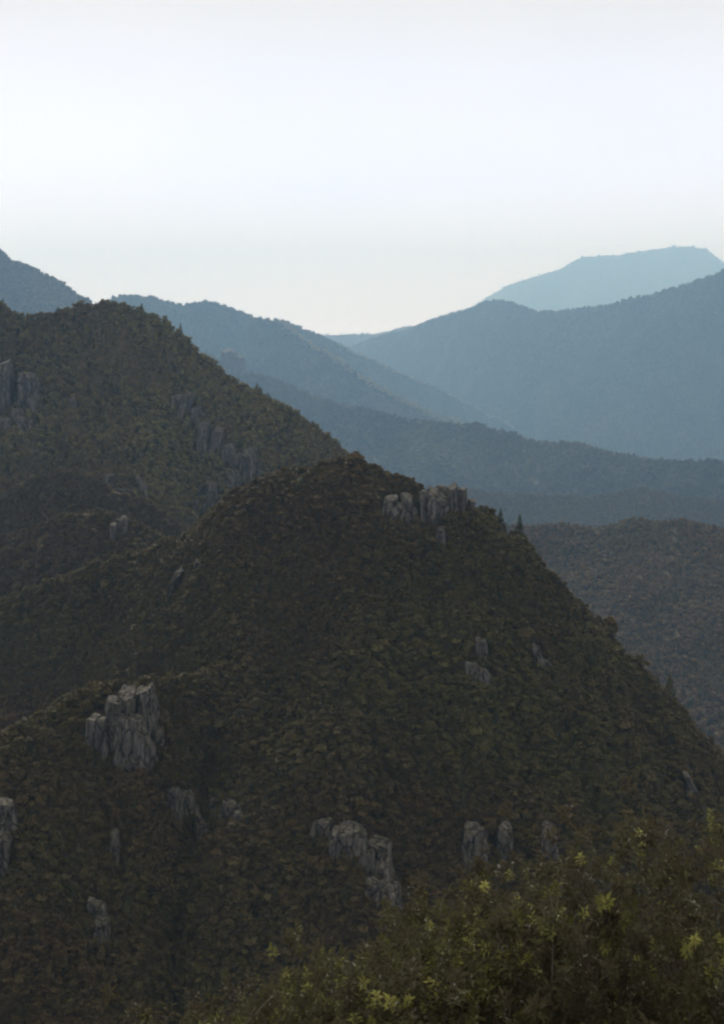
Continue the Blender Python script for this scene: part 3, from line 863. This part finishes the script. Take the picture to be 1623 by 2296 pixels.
def at_ground(px, py):
    return ground_hit(px, py)
for px, py, kind, k, s, label in [
        (1122, 1184, 'fir_tree', 0, 0.66, 'upper of the two dark firs standing right of the fluted crag'),
        (1164, 1214, 'fir_tree', 1, 0.86, 'lower and bigger of the two dark firs right of the fluted crag'),
        (928, 1096, 'pine_tree', 0, 0.5, 'flat spreading pine on the crest just left of the fluted crag'),
        (800, 1036, 'pine_tree', 1, 0.62, 'small tree on the rounded top of the crag ridge'),
        (1368, 1424, 'broadleaf_tree', 2, 1.05, 'bulging dark tree half way down the ridge edge'),
        (1440, 1520, 'pine_tree', 1, 1.1, 'leaning pine jutting from the lower ridge edge'),
        (1500, 1562, 'fir_tree', 2, 0.9, 'lone fir low on the ridge edge beyond the leaning pine'),
        (232, 690, 'broadleaf_tree', 3, 0.75, 'round bushy tree on the very top of the left hill'),
        (405, 748, 'fir_tree', 2, 0.75, 'small fir standing out on the edge of the left hill'),
        (318, 690, 'fir_tree', 0, 0.6, 'tiny fir right of the top of the left hill')]:
    g = None
    for dy in range(0, 60, 2):
        g = ground_hit(px, py + dy)
        if g is not None and g.y < 800:
            break
    g = g - Vector((0, 0, (0.2 if kind == 'fir_tree' else 1.4) * s))
    tree(kind, k, g, (s, s, s), (0, 0, random.uniform(0, 6.28)), label)

# ------------------------------------------------------------------ foreground bushes
def leaf_quads(n, rs, L=0.096, w=0.031):
    """a twig end with leaves fanned round it"""
    V, Fc = [], []
    tw = tube([(0, 0, 0), (0.02, 0, 0.08), (0.03, 0, 0.17)], [0.004, 0.003, 0.0015], 4)
    for k in range(n):
        t = 0.35 + 0.65 * (k + 0.5) / n
        base = Vector((0.03 * t, 0, 0.17 * t))
        az = k * 2.4 + rs.uniform(-0.3, 0.3)
        el = 0.15 + 0.75 * t * rs.uniform(0.5, 1.0) - 0.15
        d = Vector((math.cos(az) * math.cos(el), math.sin(az) * math.cos(el), math.sin(el)))
        side = d.cross(Vector((0, 0, 1))).normalized()
        up = side.cross(d)
        l = L * rs.uniform(0.7, 1.15)
        ww = w * rs.uniform(0.8, 1.2)
        p0 = base + d * 0.012
        pm = base + d * l * 0.5 + up * 0.006
        p1 = base + d * l - up * l * 0.14
        i = len(V)
        V += [tuple(p0), tuple(pm + side * ww / 2 + up * 0.006), tuple(p1), tuple(pm - side * ww / 2 + up * 0.006), tuple(pm - up * 0.004)]
        Fc += [(i, i + 1, i + 4), (i + 1, i + 2, i + 4), (i + 2, i + 3, i + 4), (i + 3, i, i + 4)]
    return V, Fc, tw

SPRAYS = []
for s in range(5):
    rs = np.random.default_rng(300 + s)
    v, f, tw = leaf_quads(14 + s % 3, rs)
    jv, jf = merge([(v, f), tw])
    me = mesh_from('leaf_spray', jv, jf, [M_YOUNG, M_BARK])
    ix = np.zeros(len(jf), np.int32); ix[len(f):] = 1
    me.polygons.foreach_set('material_index', ix)
    SPRAYS.append((me, np.array(jv), jf, ix, np.array(v), f))

def shrub_shape(seed, h=3.2, n_inner=380):
    """forking stems, then leaf sprays at and along the outer twigs"""
    rs = np.random.default_rng(seed)
    stems, tips = [], []
    def grow(p, d, l, r, depth):
        steps = 4
        path, rad = [p], [r]
        for i in range(steps):
            d = (d + Vector(rs.normal(0, 0.16, 3)) + Vector((0, 0, 0.05))).normalized()
            p = p + d * (l / steps)
            path.append(p)
            rad.append(r * (1 - 0.45 * (i + 1) / steps))
        stems.append(tube([tuple(q) for q in path], rad, 6 if depth < 2 else 4))
        if depth >= 3:
            tips.extend([(q, d) for q in path[2:]])
            return
        if depth == 2:
            tips.append((path[2], d))
        for k in range(3 if depth else 4):
            ax = Vector(rs.normal(0, 1, 3)).normalized()
            nd = (d * 0.75 + ax * 0.75 + Vector((0, 0, 0.12))).normalized()
            grow(path[-1 if k < 2 else -2], nd, l * rs.uniform(0.55, 0.8), rad[-1] * 0.8, depth + 1)
    for k in range(2):
        a = rs.uniform(0, 6.28)
        grow(Vector((0.1 * math.cos(a), 0.1 * math.sin(a), -0.4)), Vector((0.3 * math.cos(a), 0.3 * math.sin(a), 1)).normalized(), h * 0.46, 0.045, 0)
    stem_mesh = mesh_from('stem', *merge(stems), [M_BARK])
    top = max(t[0].z for t in tips)
    # inner foliage as one mesh
    Vs, Fs, n0 = [], [], 0
    for i in range(n_inner):
        q, d = tips[rs.integers(len(tips))]
        _, jv, jf, ix, v, f = SPRAYS[rs.integers(5)]
        pos = np.array(q) + rs.normal(0, 0.11, 3)
        dd = (d * 0.6 + Vector(rs.normal(0, 0.6, 3)) + Vector((0, 0, 0.25))).normalized()
        Mx = np.array((dd.to_track_quat('Z', 'Y').to_matrix() @ Matrix.Rotation(rs.uniform(0, 6.28), 3, 'Z')))
        vv = (v * rs.uniform(0.8, 1.25)) @ Mx.T + pos
        Vs.append(vv)
        Fs += [tuple(k + n0 for k in q_) for q_ in f]
        n0 += len(vv)
    fol = mesh_from('foliage', np.concatenate(Vs), Fs, [M_SHRUB])
    outer = sorted(tips, key=lambda t: -(t[0].z + 0.25 * abs(t[0].x) - 0.35 * t[0].y + rs.uniform(0, 0.5)))[:40]
    return stem_mesh, fol, outer, top

SHRUBS = [shrub_shape(400 + s) for s in range(5)]
LEAVES = 0
def shrub(px, py_top, Y, variant, label, h=None, name='shrub', sprays=36, turn=0.0):
    stem_mesh, fol, outer, top = SHRUBS[variant]
    tip = at(px, py_top + 45, Y)
    gz_ = float(near_ground(tip[0], tip[1]))
    s = h / top if h else min(1.6, max(0.8, (tip[2] - gz_) / top))
    root = link(name, None, loc=(tip[0], tip[1], tip[2] - s * top), rot=(0, 0, turn), scale=(min(s, 1.25),) * 2 + (s,))
    tag(root, label, 'bush', 'bushes on the near slope')
    link('stem', stem_mesh, root)
    tag(link('foliage', fol, root), kind='stuff')
    rs = np.random.default_rng(int(px * 7 + py_top))
    for q, d in outer[:sprays]:
        dd = (Vector(d) + Vector(rs.normal(0, 0.4, 3)) + Vector((0, 0, 0.4))).normalized()
        e = (dd.to_track_quat('Z', 'Y') @ Euler((0, 0, rs.uniform(0, 6.28))).to_quaternion()).to_euler()
        k = rs.uniform(0.5, 0.8)
        link('leaf_spray', SPRAYS[rs.integers(5)][0], root, loc=q, rot=e, scale=(k, k, k))
    return root

shrub(1595, 1835, 13, 0, 'tallest leafy bush at the right edge of the frame', turn=0.4)
shrub(1500, 1856, 15, 1, 'leafy bush next in from the right edge, its top on the dark slope', turn=2.1)
shrub(1395, 1905, 16, 2, 'bush with a rounded top between the right bushes and the yellow fan bush', turn=1.2)
shrub(1262, 1930, 13.5, 3, 'bush with yellow-green leaf fans along its top edge', turn=3.0)
shrub(1130, 1990, 16, 4, 'bush with pale tips left of the yellow fan bush', turn=5.0)
shrub(1000, 2020, 17, 0, 'dim bush beside the curving rock rib', turn=4.0)
shrub(905, 2085, 16.5, 1, 'bush at the lower end of the curving rock rib', turn=0.8)
shrub(1340, 2060, 12.5, 4, 'brown-shaded bush in front of the yellow fan bush', turn=0.2)
shrub(1165, 2110, 12, 2, 'brown speckled bush in the middle of the bottom thicket', turn=4.4)
shrub(1010, 2150, 12, 3, 'speckled bush left of the middle of the bottom thicket', turn=1.9)
shrub(800, 2150, 15.5, 2, 'bush whose bright tips reach furthest up left of the thicket', turn=5.6)
shrub(700, 2205, 14.5, 4, 'low bush near the left end of the thicket', turn=2.7)
shrub(1540, 2080, 12, 3, 'green bush low in the bottom right corner', turn=0.9)
shrub(1230, 2210, 11.5, 1, 'nearest bush at the bottom edge below the yellow fan bush', turn=3.3)
shrub(870, 2240, 12.5, 0, 'bush at the bottom edge below the rock rib', turn=5.2)
shrub(440, 2272, 14, 3, 'low bright sprig of a bush farthest left at the bottom edge', turn=1.1)
shrub(610, 2250, 13.5, 1, 'small bush beside the bare grey twig at the bottom edge', turn=4.9)

# bare grey twigs
def bare_twig(px, py0, py1, dx, Y, label):
    a, b = at(px, py0, Y), at(px + dx, py1, Y)
    gz_ = float(near_ground(a[0], a[1])) - 0.1
    foot = Vector((a[0] - 0.1, a[1] + 0.1, gz_))
    root = link('bare_twig', None, loc=foot)
    tag(root, label, 'branch')
    A, B = Vector(a) - foot, Vector(b) - foot
    link('stem', mesh_from('stem', *tube([(0, 0, 0), tuple(A * 0.6 + Vector((0.05, 0, 0))), tuple(A), tuple((A + B) / 2 + Vector((0.03, 0, 0))), tuple(B)], [0.011, 0.009, 0.006, 0.004, 0.0018]), [M_TWIG], True), root)
    link('side_twig', mesh_from('side_twig', *tube([tuple(A), tuple(A + (B - A) * 0.6 + Vector((0.12, 0.05, 0))), tuple(B + Vector((0.22, 0.1, -0.02)))], [0.004, 0.003, 0.0015], 5), [M_TWIG], True), root)
bare_twig(552, 2300, 2225, 22, 12, 'bare grey twig standing at the bottom edge')
bare_twig(1240, 2060, 1975, -22, 12.2, 'bare pale twig under the yellow fan bush')

# ------------------------------------------------------------------ haze
hx0, hx1, hy0, hy1, hz0, hz1 = -18000, 18000, -5000, 23300, -650, 1960
hv = [(x_, y_, z_) for z_ in (hz0, hz1) for y_ in (hy0, hy1) for x_ in (hx0, hx1)]
hf = [(0, 2, 3, 1), (4, 5, 7, 6), (0, 1, 5, 4), (2, 6, 7, 3), (0, 4, 6, 2), (1, 3, 7, 5)]
m, t, out = new_mat('haze')
pv = t.nodes.new('ShaderNodeVolumePrincipled')
pv.inputs['Color'].default_value = (0.32, 0.585, 1.0, 1)
pv.inputs['Absorption Color'].default_value = (0.45, 0.45, 0.45, 1)
pv.inputs['Density'].default_value = 1.2e-4
pv.inputs['Density Attribute'].default_value = ''
pv.inputs['Anisotropy'].default_value = 0.25
t.links.new(pv.outputs[0], out.inputs['Volume'])
m.cycles.homogeneous_volume = True
tag(link('haze', mesh_from('haze', hv, hf, [m])), 'thin blue haze filling the air between the mountains', kind='stuff')
